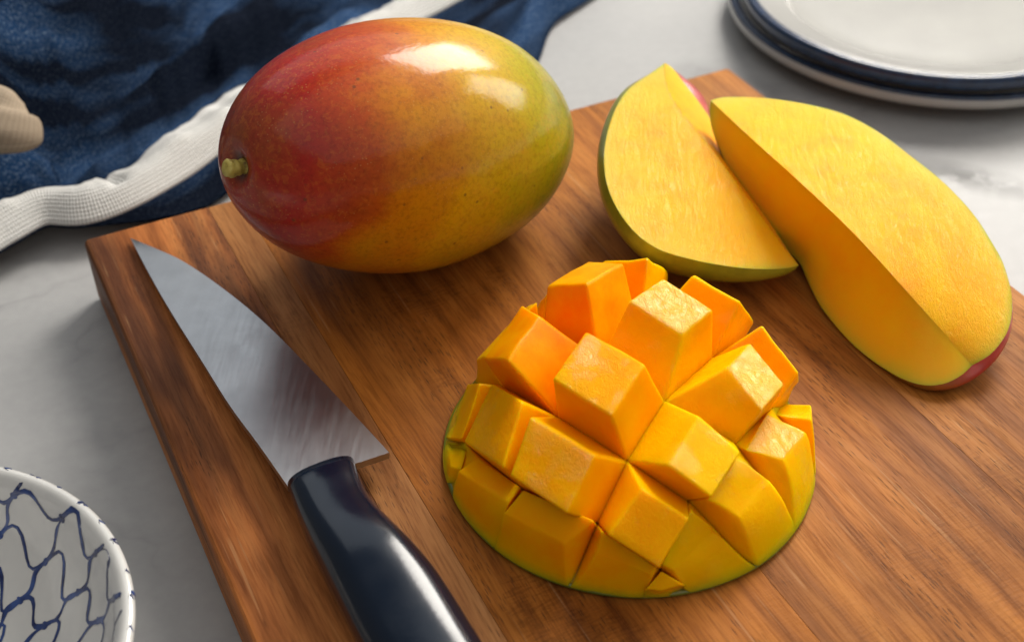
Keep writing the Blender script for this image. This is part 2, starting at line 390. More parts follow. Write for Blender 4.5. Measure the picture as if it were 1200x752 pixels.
# corner order: far left, far right, near right, near left;  o = sides that end at the mango's own outline
CUBES = [
 ((-1, 0), [(686, 387), (756, 426), (716, 487), (647, 444)], None, '', 1, FLESH_WET),
 ((-1, 1), [(777, 325), (836, 363), (800, 391), (737, 352)], None, '', 1, FLESH_GLOSS),
 ((0, 0), [(820, 487), (868, 530), (834, 583), (783, 545)], None, '', 1, FLESH_GOLD),
 ((0, 1), [(880, 401), (920, 450), (893, 480), (853, 430)], None, '', 1, FLESH_GLOSS),
 ((0, -1), [(752, 572), (808, 608), (772, 665), (712, 627)], None, '', 1, FLESH_WET),
 ((-1, -1), [(621, 487), (697, 533), (664, 602), (597, 557)], None, '', 1, FLESH_WET),
 ((-2, -1), [(576, 449), (612, 470), (589, 548), (543, 517)], None, '', 1, FLESH_WET),
 ((-2, 0), [(612, 357), (632, 370), (594, 422), (566, 420)], None, '', 1, FLESH_ORANGE),
 ((-2, 1), [(690, 306), (731, 307), (687, 332), (640, 334)], None, '', 1, FLESH_ORANGE),
 ((1, 0), [(864, 537), (898, 560), (865, 603), (830, 585)], [(1, 1), px(916, 596), px(880, 650), (1, 0)], 'r', .8, FLESH_GOLD),
 ((1, 1), [(898, 485), (943, 506), (916, 536), (874, 528)], [(1, 2), px(948, 556), px(913, 594), (1, 1)], 'r', .8, FLESH_GLOSS),
 ((1, 2), [(915, 473), (950, 474), (951, 492), (905, 486)], [(1, 3), px(951, 538), px(948, 556), (1, 2)], 'r', .6, FLESH_GOLD),
 ((0, 2), [(888, 386), (937, 447), (936, 437), (894, 380)], [(0, 3), (1, 3), (1, 2), (0, 2)], 'b', .7, FLESH_GOLD),
 ((-1, 2), [(820, 328), (885, 378), (868, 353), (812, 321)], [(-1, 3), (0, 3), (0, 2), (-1, 2)], 'b', .8, FLESH_GOLD),
 ((-2, 2), [(725, 306), (784, 318), (760, 302), (706, 306)], [(-2, 3), (-1, 3), (-1, 2), (-2, 2)], 'b', .8, FLESH_GOLD),
 ((-3, 0), [(618, 358), (629, 352), (568, 418), (557, 421)], [(-3, 1), (-2, 1), (-2, 0), px(546, 446)], 'l', .6, FLESH),
 ((-3, 1), [(668, 338), (690, 318), (640, 345), (634, 352)], [(-3, 2), (-2, 2), (-2, 1), (-3, 1)], 'l', .6, FLESH),
 ((-3, -1), [(547, 450), (562, 449), (541, 514), (527, 511)], [px(540, 449), (-2, 0), (-2, -1), px(521, 516)], 'l', .6, FLESH),
 ((-3, -2), [(530, 522), (549, 525), (540, 549), (528, 546)], [px(521, 518), (-2, -1), px(538, 566), px(524, 572)], 'l', .5, FLESH),
 ((-2, -2), [(560, 537), (610, 571), (597, 588), (537, 551)], [(-2, -1), (-1, -1), px(584, 638), px(531, 590)], 'f', .8, FLESH),
 ((-1, -2), [(613, 574), (697, 610), (661, 636), (591, 600)], [(-1, -1), (0, -1), px(666, 690), px(584, 638)], 'f', .8, FLESH),
 ((0, -2), [(705, 622), (769, 664), (765, 674), (701, 646)], [(0, -1), (1, -1), px(752, 697), px(667, 690)], 'f', .7, FLESH),
 ((1, -1), [(809, 598), (838, 621), (790, 667), (776, 661)], [(1, 0), px(880, 650), px(808, 687), (1, -1)], 'r', .7, FLESH_GOLD),
 ((1, -2), [(775, 669), (800, 684), (775, 692), (757, 690)], [(1, -1), px(808, 687), px(782, 696), px(752, 697)], 'f', .5, FLESH),
]
TILT = {(-1, 1): (.13, -.02, 1), (0, 1): (.26, -.02, 1), (1, 1): (.36, 0, 1)}
def rounded_cell(n=7, r=.05):
    """unit cube with rounded edges: verts and faces"""
    ts = [0, r * .35, r * .7, r] + [r + (1 - 2 * r) * k / n for k in range(1, n)] + [1 - r, 1 - r * .7, 1 - r * .35, 1]
    m = len(ts); idx = {}; vs_ = []; fs = []
    def vid(i, j, k):
        if (i, j, k) not in idx:
            p = V((ts[i], ts[j], ts[k])); q = V([min(max(c, r), 1 - r) for c in p]); d = p - q
            if d.length > 1e-9:
                mx = max(abs(c) for c in d)
                p = q + d.normalized() * mx
            idx[(i, j, k)] = len(vs_); vs_.append(p)
        return idx[(i, j, k)]
    for a in range(m - 1):
        for b in range(m - 1):
            for e in (0, m - 1):
                TOPF.append(len(fs) if e else -1)
                fs.append((vid(a, b, e), vid(a + 1, b, e), vid(a + 1, b + 1, e), vid(a, b + 1, e)))
                fs.append((vid(a, e, b), vid(a + 1, e, b), vid(a + 1, e, b + 1), vid(a, e, b + 1)))
                fs.append((vid(e, a, b), vid(e, a + 1, b), vid(e, a + 1, b + 1), vid(e, a, b + 1)))
    return vs_, fs
TOPF = []
CV, CF = rounded_cell()
TOPF = set(TOPF)
def cube_mesh(cell, tops, base, outer, hk, mat, idx):
    i, j = cell
    keys = base or [(i, j + 1), (i + 1, j + 1), (i + 1, j), (i, j)]
    B = [node(k) for k in keys]
    m = (B[0] + B[1] + B[2] + B[3]) / 4; nn = (m - HCEN).normalized()
    rr = (m.xy - HC.xy).length / HR
    h = .0160 * (1 - .3 * rr * rr) * hk
    T = [near(*t, b + nn * h) for t, b in zip(tops, B)]
    # flatten the top: fit a plane and slide the corners along their sight lines
    c = (T[0] + T[1] + T[2] + T[3]) / 4; pn = ((T[2] - T[0]).cross(T[1] - T[3])).normalized()
    if pn.dot(nn) < 0: pn = -pn
    lim = .004
    if cell in TILT: pn = V(TILT[cell]).normalized(); lim = .02
    for k in range(4):
        d = ray(*tops[k]); dn = d.dot(pn)
        if abs(dn) > .30:
            q = CAM + d * ((c - CAM).dot(pn) / dn)
            if (q - T[k]).length < lim: T[k] = q
    # sink the inner base corners into the flesh below
    sink = []
    for k, b in enumerate(B):
        rim = (b.xy - HC.xy).length > .0465
        sink.append(b if rim else b + (b - T[k]) * .22)
    B = sink
    rc = HC
    out = []
    for p in CV:
        u, v, w = p                                        # u left-right, v near-far, w up
        b = B[3].lerp(B[2], u).lerp(B[0].lerp(B[1], u), v)
        t_ = T[3].lerp(T[2], u).lerp(T[0].lerp(T[1], u), v)
        q = b.lerp(t_, w)
        wt = 0
        if 'f' in outer: wt = max(wt, 1 - v)
        if 'r' in outer: wt = max(wt, u)
        if 'b' in outer: wt = max(wt, v)
        if 'l' in outer: wt = max(wt, 1 - u)
        if wt > 0:
            d = q.xy - rc.xy; l = d.length
            k = wt ** 2 * (1 - w) ** .8
            nl = lerp(l, .0503, k) if l > .03 else l
            d = d * (nl / l); q = V((rc.x + d.x, rc.y + d.y, lerp(q.z, BT + .0014, k * (1 - w))))
        nz = noise.noise(q * 120 + V((idx * 3.1, 0, 0))) * .0004 + noise.noise(q * 420) * .00009
        q = q + nn * nz
        out.append(q - HC)
    return out
for n, (cell, tops, base, outer, hk, mat) in enumerate(CUBES):
    o = obj('flesh_cube', cube_mesh(cell, tops, base, outer, hk, mat, n), CF, [FLESH if mat is FLESH_WET else FLESH_GOLD, mat] if mat in (FLESH_WET, FLESH_GLOSS) else mat, hedge)
    if mat in (FLESH_WET, FLESH_GLOSS):
        for k in TOPF:
            if k >= 0: o.data.polygons[k].material_index = 1
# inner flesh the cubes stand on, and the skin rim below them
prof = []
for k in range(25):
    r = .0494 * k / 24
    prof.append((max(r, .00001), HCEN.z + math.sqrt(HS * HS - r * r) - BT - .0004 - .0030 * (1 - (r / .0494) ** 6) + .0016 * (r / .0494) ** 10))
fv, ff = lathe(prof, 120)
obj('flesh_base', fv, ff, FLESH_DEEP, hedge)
def mat_cut_skin(name, stops, axis_noise=30):
    t = NT(name); o = t.tc.outputs['Object']
    n = t.noise(o, axis_noise, 4); n3 = t.noise(o, 420, 3)
    c = t.ramp(n, stops); c = t.mix(t.rng(n3, .45, .8, 0., .3), c, t.mix(1., c, (.4, .4, .4), 'MULTIPLY'))
    v = t.n('ShaderNodeTexVoronoi', Scale=340.); t.l(o, v.inputs['Vector'])
    c = t.mix(t.rng(v.outputs['Distance'], .24, .08, 0., .3), c, (.6, .4, .12))
    return t.set(Base__Color=c, Roughness=.34, Coat__Weight=.25, Coat__Roughness=.15, Normal=t.bump(n3, .1, .0004))
SKIN_GREEN = mat_cut_skin('mango_skin_green', [(.3, (.09, .12, .012)), (.6, (.22, .23, .015)), (.8, (.32, .26, .02))])
rv, rf = lathe(dense([(.0440, .0002), (.0488, .0003), (.0498, .0005), (.0502, .0010), (.0500, .0016), (.0490, .0019), (.0475, .0019)], 4), 160)
rv = [(x * (1 + .004 * noise.noise(V((x * 60, y * 60, 3)))), y * (1 + .004 * noise.noise(V((x * 60, y * 60, 3)))), z + .0005 * noise.noise(V((x * 45, y * 45, 9))) * (z > .002)) for x, y, z in rv]
obj('skin', rv, rf, SKIN_GREEN, hedge)

# ------------------------------------------------------------------ two wedges cut from the cheek
def wedge(name, label, rpx, e1px, e2px, zr, ze1, ze2, depth, mats, bias=None, n=72, m=22, swell=None):
    """rpx ridge, e1px/e2px outlines of the two cut faces (tip to tip); z functions give heights above the board at t in 0..1"""
    def curve(pts, zf):
        q = catmull([V((x, y, 0)) for x, y in pts], n)
        return [P(p.x, p.y, BT + zf(k / n)) for k, p in enumerate(q)]
    r = curve(rpx, zr); e1 = curve(e1px, ze1); e2 = curve(e2px, ze2)
    c = sum(r, V()) / len(r); loc = V((c.x, c.y, BT))
    root = thing(name, label, 'mango slice', loc)
    def face(a, b, mat, sub, lip):
        vs_, fs = [], []; ms = 18
        for k in range(n + 1):
            for s in range(ms + 1):
                p = a[k].lerp(b[k], s / ms)
                nz = noise.noise(p * 95 + V((sub, 0, 0))) * .00015 + noise.noise(p * 260) * .00008
                w = math.sin(math.pi * min(s / ms, 1)) * math.sin(math.pi * k / n)
                vs_.append(p + V((0, 0, nz * w)) - loc)
        for k in range(n):
            for s in range(ms):
                i = k * (ms + 1) + s; fs.append((i, i + 1, i + ms + 2, i + ms + 1))
        o = obj(sub_names[sub], vs_, fs, mat, root)
        at = o.data.attributes.new('skin_near', 'FLOAT', 'POINT')
        for i in range(len(vs_)):
            k, s = divmod(i, ms + 1); wd = (a[k] - b[k]).length * (1 - s / ms)
            at.data[i].value = math.exp(-wd / .0035)
        return o
    sub_names = ['cut_face', 'side_face']
    f1 = face(r, e1, mats[0], 0, 0); f2 = face(r, e2, mats[1], 1, 0)
    # make sure faces look outward
    for f, e in ((f1, e1), (f2, e2)):
        me = f.data; inside = (sum(e1, V()) + sum(e2, V())) / (2 * len(e1)) - loc - V((0, 0, .01))
        s = sum(1 if p.normal.dot(p.center - inside) > 0 else -1 for p in me.polygons)
        if s < 0: me.flip_normals()
    vs_, fs = [], []
    for k in range(n + 1):
        mid = (e1[k] + e2[k]) / 2; od = mid - r[k]
        if bias: od = od.normalized() + V(bias(k / n) if callable(bias) else bias)
        half = (e1[k] - e2[k]).length / 2
        ax = (e1[k] - e2[k])
        if ax.length > 1e-9:
            axn = ax.normalized(); od = od - axn * od.dot(axn)
        od = od.normalized() if od.length > 1e-9 else V((0, 0, -1))
        dp = depth(k / n)
        for s in range(m + 1):
            f = math.pi * s / m
            p = mid + ax * .5 * math.cos(f) + od * dp * math.sin(f) ** .8
            if swell: p += swell(k / n) * math.sin(f) ** .7 * smooth((f / math.pi - .5) / .35) * min(1, k / n / .06)
            if p.z < BT + .0004: p.z = BT + .0004
            vs_.append(p - loc)
    for k in range(n):
        for s in range(m):
            i = k * (m + 1) + s; fs.append((i, i + 1, i + m + 2, i + m + 1))
    sk = obj('skin', vs_, fs, mats[2], root)
    me = sk.data; cen = sum(r, V()) / len(r) - loc
    if sum(1 if p.normal.dot(p.center - cen) > 0 else -1 for p in me.polygons) < 0: me.flip_normals()
    return root
def mat_slice_skin(name, a, b, red, xr, yw=0.):
    """skin running from green to red along local x"""
    t = NT(name); o = t.tc.outputs['Object']; q_ = t.xyz(); x = t.math('ADD', q_[0], t.math('MULTIPLY', q_[1], yw))
    n = t.noise(o, 40, 4); n3 = t.noise(o, 420, 3)
    g = t.math('ADD', x, t.math('MULTIPLY', t.math('SUBTRACT', n, .5), .02))
    c = t.mix(t.rng(g, *xr), t.ramp(n, [(.3, a), (.7, b)]), t.ramp(n, [(.3, (.28, .015, .012)), (.7, red)]))
    c = t.mix(t.rng(n3, .45, .8, 0., .3), c, t.mix(1., c, (.4, .4, .4), 'MULTIPLY'))
    return t.set(Base__Color=c, Roughness=.33, Coat__Weight=.3, Coat__Roughness=.15, Normal=t.bump(n3, .1, .0004))
CUT = mat_flesh('mango_cut_face', (.98, .43, .0005), (.97, .31, .0005), (.98, .51, .003), .40, None, gloss=.42, pits=.50, coat=.15, spec=.05, crough=.11, pscale=620, fibre=True)
SIDE = mat_flesh('mango_side_face', (.98, .45, .0005), (.97, .36, .0005), (.98, .51, .001), .2, None, gloss=.36)
FLESH_DEEP2 = mat_flesh('mango_side_deep', (.96, .36, .0005), (.94, .26, .0005), (.97, .42, .001), .2, None, gloss=.36)
tri = lambda a, b, c, p=1.: (lambda t: lerp(a, b, t) + c * math.sin(math.pi * t) ** p)
wedge('mango_slice', 'mango wedge leaning behind the larger slice, its skin green below the cut face',
      [(779, 74), (779, 92), (788, 116), (806, 141), (824, 162), (855, 203), (890, 250), (915, 285), (936, 311)],
      [(779, 74), (764, 85), (735, 106), (717, 138), (708, 180), (713, 222), (735, 262), (768, 290), (815, 305), (870, 314), (915, 315), (936, 311)],
      [(779, 74), (789, 81), (806, 103), (823, 125), (840, 152), (868, 205), (900, 255), (920, 288), (936, 311)],
      tri(.034, .012, .003), tri(.034, .012, .004), tri(.030, .012, -.006), lambda t: .0155 * math.sin(math.pi * t) ** .75,
      [CUT, FLESH_DEEP2, mat_slice_skin('slice_skin_back', (.16, .20, .012), (.34, .34, .025), (.62, .10, .08), (.000, .012), .8)], bias=(.45, .2, -.4), swell=lambda t: V((.015, .002, .001)) * math.exp(-((t - .20) / .14) ** 2))
wedge('mango_slice', 'larger front mango wedge with long ridge and dark red skin at its right tip',
      [(833, 118), (877, 159), (940, 216), (1002, 275), (1065, 344), (1115, 400), (1139, 428)],
      [(833, 118), (850, 114), (896, 115), (945, 122), (990, 134), (1030, 155), (1065, 181), (1105, 213), (1140, 250), (1163, 285), (1177, 312), (1186, 350), (1182, 385), (1163, 413), (1139, 428)],
      [(833, 118), (832, 135), (838, 160), (858, 206), (895, 262), (928, 298), (938, 309), (946, 327), (964, 362), (1001, 405), (1043, 436), (1076, 450), (1104, 450), (1126, 440), (1139, 428)],
      tri(.036, .007, .010), tri(.036, .007, .005), tri(.036, .007, -.0175, .9), lambda t: .0125 * math.sin(math.pi * t) ** .75,
      [CUT, SIDE, mat_slice_skin('slice_skin_front', (.15, .17, .015), (.30, .28, .03), (.55, .05, .025), (.0, .035))], bias=(.5, .3, -.35))

# ------------------------------------------------------------------ knife
def mat_steel():
    t = NT('blade_steel'); n = t.noise(t.mapped((1, .04, 1), (0, 0, .35)), 900, 3, .6); c2 = t.noise(t.tc.outputs['Object'], 60, 4)
    sm = t.ramp(t.noise(t.tc.outputs['Object'], 38, 4, .6, .5), [(.55, 0.), (.72, 1.)])
    c = t.mix(t.math('MULTIPLY', sm, .12), t.ramp(c2, [(.3, (.36, .37, .385)), (.7, (.46, .47, .485))]), (.30, .29, .28))
    return t.set(Base__Color=c, Metallic=1., Roughness=t.math('ADD', t.rng(n, .3, .7, .30, .38), t.math('MULTIPLY', sm, .04)), Anisotropic=.4, Normal=t.bump(n, .04, .0001))
STEEL = mat_steel()
tip = P(153, 279, BT + .0015); heelL = P(337, 568, BT + .009)
knife = thing('kitchen_knife', 'kitchen knife with steel blade and dark navy handle lying on the board', 'knife', (heelL.x, heelL.y, BT))
KL = V((heelL.x, heelL.y, BT))
left = [(153, 279), (176, 323), (202, 368), (236, 422), (270, 476), (304, 522), (337, 569)]
right = [(153, 279), (182, 291), (216, 307), (264, 340), (311, 379), (366, 434), (420, 491), (456, 530)]
def blade():
    n = 40; ms = 10; vs_, fs = [], []
    Lc = catmull([V((x, y, 0)) for x, y in left], n); Rc = catmull([V((x, y, 0)) for x, y in right], n)
    zt = lambda t, s: BT + lerp(.0012, .0075, t ** .8) + lerp(.0022, .0004, s) * min(1, .35 + t)       # spine thick, edge thin
    for side in (0, 1):
        for k in range(n + 1):
            t = k / n
            for s in range(ms + 1):
                u = s / ms; q = Lc[k].lerp(Rc[k], u)
                p = P(q.x, q.y, zt(t, u))
                th = lerp(.0022, .0004, u) * min(1, .35 + t)
                if t > .9 : th = max(th, lerp(.0022, .0022, u) * smooth((t - .9) / .08))
                if side: p = p - V((0, 0, th))
                vs_.append(p - KL)
    M = (n + 1) * (ms + 1)
    for k in range(n):
        for s in range(ms):
            i = k * (ms + 1) + s
            fs.append((i, i + 1, i + ms + 2, i + ms + 1)); fs.append((M + i, M + i + ms + 1, M + i + ms + 2, M + i + 1))
    for k in range(n):
        a = k * (ms + 1); b = a + ms + 1
        fs.append((a, b, M + b, M + a)); a += ms; b += ms; fs.append((a, M + a, M + b, b))
    a = n * (ms + 1)
    for s in range(ms): fs.append((a + s, a + s + 1, M + a + s + 1, M + a + s))
    return vs_, fs
bv, bf = blade()
bl = obj('blade', bv, bf, STEEL, knife)
es = bl.modifiers.new('edges', 'EDGE_SPLIT'); es.split_angle = R(35)
# handle: sections across its axis
t = NT('handle_plastic'); n_ = t.noise(t.tc.outputs['Object'], 900, 3); n2_ = t.noise(t.tc.outputs['Object'], 120, 4)
HAND = t.set(Base__Color=(.0014, .006, .016), Roughness=t.rng(n2_, .3, .7, .13, .21), Specular__IOR__Level=.5, Normal=t.bump(n_, .06, .0002))
hl = [(337, 570), (343, 588), (351, 611), (364, 642), (379, 673), (398, 711), (419, 752), (446, 800), (480, 840), (508, 880), (540, 915)]
hr = [(415, 541), (420, 556), (427, 574), (440, 597), (463, 622), (490, 650), (518, 684), (561, 752), (594, 806), (622, 850), (640, 880)]
def handle():
    n = 46; m = 28; vs_, fs = [], []
    zc = BT + .0105
    Lc = [P(p.x, p.y, zc) for p in catmull([V((x, y, 0)) for x, y in hl], n)]
    Rc = [P(p.x, p.y, zc) for p in catmull([V((x, y, 0)) for x, y in hr], n)]
    for k in range(n + 1):
        t = k / n
        c = (Lc[k] + Rc[k]) / 2; ax = (Rc[k] - Lc[k]) / 2
        hh = lerp(.0055, .0092, smooth(t * 3)) * (1 + .05 * math.sin(t * 9))
        if t > .93: 
            f = math.sqrt(max(1 - ((t - .93) / .07) ** 2, .0)); ax = ax * max(f, .05); hh *= max(f, .05)
        if t < .06:
            f = math.sqrt(max(1 - ((.06 - t) / .06) ** 2 * .35, .05)); hh *= f
        for s in range(m):
            a = 2 * math.pi * s / m; ca, sa = math.cos(a), math.sin(a)
            e = .78
            p = c + ax * (abs(ca) ** e * (1 if ca > 0 else -1)) + V((0, 0, hh * abs(sa) ** e * (1 if sa > 0 else -1)))
            p.z = max(p.z, BT + .0004)
            vs_.append(p - KL)
    for k in range(n):
        for s in range(m): fs.append((k * m + s, k * m + (s + 1) % m, (k + 1) * m + (s + 1) % m, (k + 1) * m + s))
    fs.append(tuple(range(m))); fs.append(tuple(n * m + s for s in range(m)))
    return vs_, fs
hv, hf = handle()
obj('handle', hv, hf, HAND, knife)

# ------------------------------------------------------------------ plates
t = NT('glazed_white'); gn = t.noise(t.tc.outputs['Object'], 40, 3)
GLAZE = t.set(Base__Color=t.ramp(gn, [(.3, (.37, .365, .35)), (.7, (.41, .405, .385))]), Roughness=.14, Coat__Weight=.4, Coat__Roughness=.06)
t = NT('navy_glaze'); gn = t.noise(t.tc.outputs['Object'], 300, 3)
NAVY = t.set(Base__Color=t.ramp(gn, [(.3, (.003, .014, .045)), (.7, (.006, .028, .085))]), Roughness=.2, Coat__Weight=.3)
def plate(label, x, y, z0, r, h):
    root = thing('plate', label, 'plate', (x, y, z0), 'stacked plates')
    top = dense([(0, h * .34), (r * .42, h * .34), (r * .66, h * .36), (r * .735, h * .46), (r * .765, h * .72), (r * .80, h * .77), (r * .90, h * .88), (r * .955, h * .965)], 5)
    low = z0 < .001
    b0 = [(r * .9985, h * .90), (r * 1.004, h * .76), (r * .985, h * .56)] if low else [(r * .962, h * .60)]
    bot = dense(b0 + [(r * .88, h * .50), (r * .74, h * .34), (r * .62, h * .10), (r * .58, h * .0), (r * .54, h * .02), (r * .52, h * .14), (0, h * .14)], 5)
    v, f = lathe(top + bot, 128); obj('plate_body', v, f, GLAZE, root)
    rim = dense([(r * .953, h * .968), (r * .975, h * 1.00), (r * .992, h * .98), (r, h * .88), (r * .998, h * .74), (r * .985, h * .62), (r * .958, h * .59)], 4)
    if low: rim = dense([(r * .953, h * .968), (r * .970, h * 1.01), (r * .988, h * 1.0), (r * .999, h * .89), (r * .985, h * .84)], 4)
    v, f = lathe(rim, 128); obj('rim_band', v, f, NAVY, root)
    return root
plate('lower white plate with navy rim, beneath the other plate of the stack', .1895, .5425, 0, .0892, .0135)
plate('upper white plate with navy rim, stacked on top of the other plate', .1855, .5325, .0082, .0818, .0155)

# ------------------------------------------------------------------ bowl with net pattern
BC = (-.1436, .1661); BR = .0587; BH = .040
bowl = thing('bowl', 'small white porcelain bowl with hand painted blue net pattern', 'bowl', (*BC, 0))
inn = dense([(0, .0075), (.014, .0078), (.028, .0105), (.040, .0170), (.0490, .0260), (.0535, .0340), (.0550, .0378), (.0568, .0400)], 8)
outp = dense([(.0568, .0400), (.0586, .0404), (.0596, .0388), (.0580, .0350), (.0545, .0270), (.0460, .0160), (.0350, .0075), (.0290, .0040), (.0280, .0004), (.0255, .0004), (.0250, .0030), (0, .0034)], 8)
v, f = lathe(inn + outp[1:], 144)
t = NT('bowl_porcelain'); gn = t.noise(t.tc.outputs['Object'], 60, 4)
PORC = t.set(Base__Color=t.ramp(gn, [(.3, (.58, .575, .555)), (.7, (.64, .635, .61))]), Roughness=.13, Coat__Weight=.5, Coat__Roughness=.05, Normal=t.bump(t.noise(t.tc.outputs['Object'], 70, 2), .08, .002))
obj('bowl_body', v, f, PORC, bowl)
# painted net, following the inside wall, the rim and a little of the outside
path = [V((r, z, 0)) for r, z in list(reversed(inn)) ]
pin = catmull(path, 120); Lin = (len(pin) - 1)
tot = sum((a - b).length for a, b in zip(pin, pin[1:]))
pout = catmull([V((r, z, 0)) for r, z in outp[:48]], 80); tot2 = sum((a - b).length for a, b in zip(pout, pout[1:]))
def surf(th, s):
    """s metres down the inside from the rim (negative: down the outside) -> point, normal"""
    if s >= 0: pp, L = pin, tot
    else: pp, L = pout, tot2
    q = min(abs(s) / L, .9999) * (len(pp) - 1); i = int(q); p = pp[i].lerp(pp[i + 1], q - i); d = (pp[i + 1] - pp[i]).normalized()
    nrm = V((-d.y, d.x)) if s < 0 else V((d.y, -d.x))
    if s >= 0 and nrm.y < 0: nrm = -nrm
    if s < 0 and nrm.x < 0: nrm = -nrm
    N_ = V((nrm.x * math.cos(th), nrm.x * math.sin(th), nrm.y))
    return V((p.x * math.cos(th), p.x * math.sin(th), p.y)) + N_ * .00012, N_
nv_, nf_ = [], []
def stroke(pts, w0):
    """pts = [(theta, s)] painted line as a thin raised ribbon"""
    P3 = [surf(*q) for q in pts]; base = len(nv_); rnd = random.random() * 50
    for i, (p, n) in enumerate(P3):
        a = P3[max(i - 1, 0)][0]; b = P3[min(i + 1, len(P3) - 1)][0]
        d = (b - a); d = d.normalized() if d.length > 1e-9 else V((1, 0, 0)); sd = d.cross(n).normalized()
        w = w0 * max(.6, .95 + .7 * noise.noise(V((rnd, i * .33, 0)))) * .5
        nv_.append(p - sd * w); nv_.append(p + n * .00008); nv_.append(p + sd * w)
    for i in range(len(P3) - 1):
        k = base + 3 * i
        nf_.append((k, k + 1, k + 4, k + 3)); nf_.append((k + 1, k + 2, k + 5, k + 4))
NC = 22; rows = [-.0090, .0030, .0165, .0300, .0420, .0500]
rb = random.Random(3)
knot = {}
for j, s in enumerate(rows):
    for c in range(NC):
        knot[(c, j)] = ((c + .22 * j + rb.uniform(-.10, .10)) * 2 * math.pi / NC, s + rb.uniform(-.0016, .0016))
for j, s in enumerate(rows):
    for c in range(NC):
        t0, s0 = knot[(c, j)]; wob_ = rb.uniform(.6, 1.4)
        if j > 0:                                  # small looped knot
            rad = surf(t0, s0)[0].xy.length
            ka, kb = rb.uniform(.0004, .0009), rb.uniform(.0004, .0009)
            stroke([(t0 + ka / rad * math.cos(a) , s0 + kb * math.sin(a)) for a in [k * math.pi / 5 for k in range(11)]], .0008)
        if j + 1 < len(rows):                      # wavy strand to the next row
            t1, s1 = knot[(c, j + 1)]
            stroke([(lerp(t0, t1, smooth(u)) + .020 * wob_ * math.sin(2 * math.pi * u) * (.8 + .2 * j) , lerp(s0, s1, u)) for u in [k / 12 for k in range(13)]], rb.uniform(.0009, .0015))
        if j > 0:                                  # sagging strand to the neighbour
            t1, s1 = knot[((c + 1) % NC, j)]
            if t1 < t0: t1 += 2 * math.pi
            stroke([(lerp(t0, t1, u), lerp(s0, s1, u) + .0034 * wob_ * math.sin(2 * math.pi * u)) for u in [k / 10 for k in range(11)]], rb.uniform(.0009, .0014))
for c in range(NC * 2):                            # ticks outside the rim
    th = (c + rb.uniform(-.2, .2)) * math.pi / NC
    stroke([(th, -.0008), (th + .02, -.0025), (th + .035, -.0050), (th + .03, -.0085)], .0016)
t = NT('blue_underglaze'); bn = t.noise(t.tc.outputs['Object'], 180, 3)
BLUE = t.set(Base__Color=t.ramp(bn, [(.35, (.006, .014, .075)), (.65, (.035, .075, .24))]), Roughness=.16, Coat__Weight=.5, Coat__Roughness=.06)
obj('net_pattern', nv_, nf_, BLUE, bowl)

# ------------------------------------------------------------------ kitchen towel
def mat_cloth(name, dark, mid, fleck, fl, bs=.5, ws=.35, sc=330.):
    t = NT(name); uv = t.tc.outputs['UV']
    def wave(d):
        w = t.n('ShaderNodeTexWave', _bands_direction=d, Scale=sc, Distortion=1.2, Detail=2.); w.inputs['Detail Scale'].default_value = 3.
        t.l(uv, w.inputs['Vector']); return w.outputs['Fac']
    a, b = wave('X'), wave('Y')
    wv = t.math('MULTIPLY', t.math('ADD', a, b), .5)
    n = t.noise(uv, 16, 4, .6); nf = t.noise(uv, 820, 2, .6)
    fold_shade = t.ramp(t.noise(t.mapped((.16, 1, 1), (0, 0, .06), src=uv), 30, 3, .5), [(.43, .0), (.60, 1.)])  # streaks along the cloth: lit and shaded folds put into the colour
    c = t.mix(fold_shade, dark, mid)
    spot = t.math('MULTIPLY', t.ramp(nf, [(.5, 0.), (.66, 1.)]), t.rng(fold_shade, 0., 1., .12, 1.))
    c = t.mix(t.math('MULTIPLY', spot, fl), c, fleck)
    c = t.mix(t.rng(wv, .2, .6, ws, 0.), c, t.mix(1., c, (.3, .3, .3), 'MULTIPLY'))
    return t.set(Base__Color=c, Roughness=.9, Specular__IOR__Level=.05, Normal=t.bump(t.math('ADD', wv, t.math('MULTIPLY', nf, .6)), bs, .0005))
DENIM = mat_cloth('navy_cloth', (.0008, .0030, .010), (.012, .042, .115), (.20, .27, .36), .5)
CREAM = mat_cloth('cream_cloth', (.64, .635, .61), (.73, .725, .70), (.78, .775, .76), .25, .8, .5, 210.)
TAN = mat_cloth('tan_cloth', (.30, .24, .175), (.38, .31, .23), (.48, .41, .33), .3, .3, .2)
line = [P(x, y, .012) for x, y in ((-150, 330), (-70, 305), (0, 268), (50, 245), (100, 243), (150, 225), (200, 193), (250, 160), (330, 108), (410, 55), (490, 8), (560, -32), (640, -78))]
towel = thing('kitchen_towel', 'crumpled navy kitchen towel with cream stripe behind the board', 'towel', (line[5].x, line[5].y, 0))
TL = V((line[5].x, line[5].y, 0))
NS = 150
st_ = catmull(line, NS)
def wl(*pts): return [P(x, y, .022).xy for x, y in pts]
L1 = wl((20, 236), (90, 208), (170, 168), (250, 104), (330, 50), (420, -20), (520, -90))
L2 = wl((-80, 215), (0, 160), (70, 112), (130, 72), (190, 22), (240, -22), (330, -100))
L3 = wl((-120, 175), (-40, 120), (0, 92), (70, 46), (140, -6), (230, -80))
L4 = wl((250, 40), (330, -8), (420, -70), (520, -130))
def sdist(p, L_):
    best = 9; sg = 1
    for a, b in zip(L_, L_[1:]):
        d = b - a; t = max(0, min(1, (p.xy - a).dot(d) / d.dot(d))); q = p.xy - a - d * t
        if q.length < best: best = q.length; sg = 1 if d.x * q.y - d.y * q.x > 0 else -1
    return best * sg
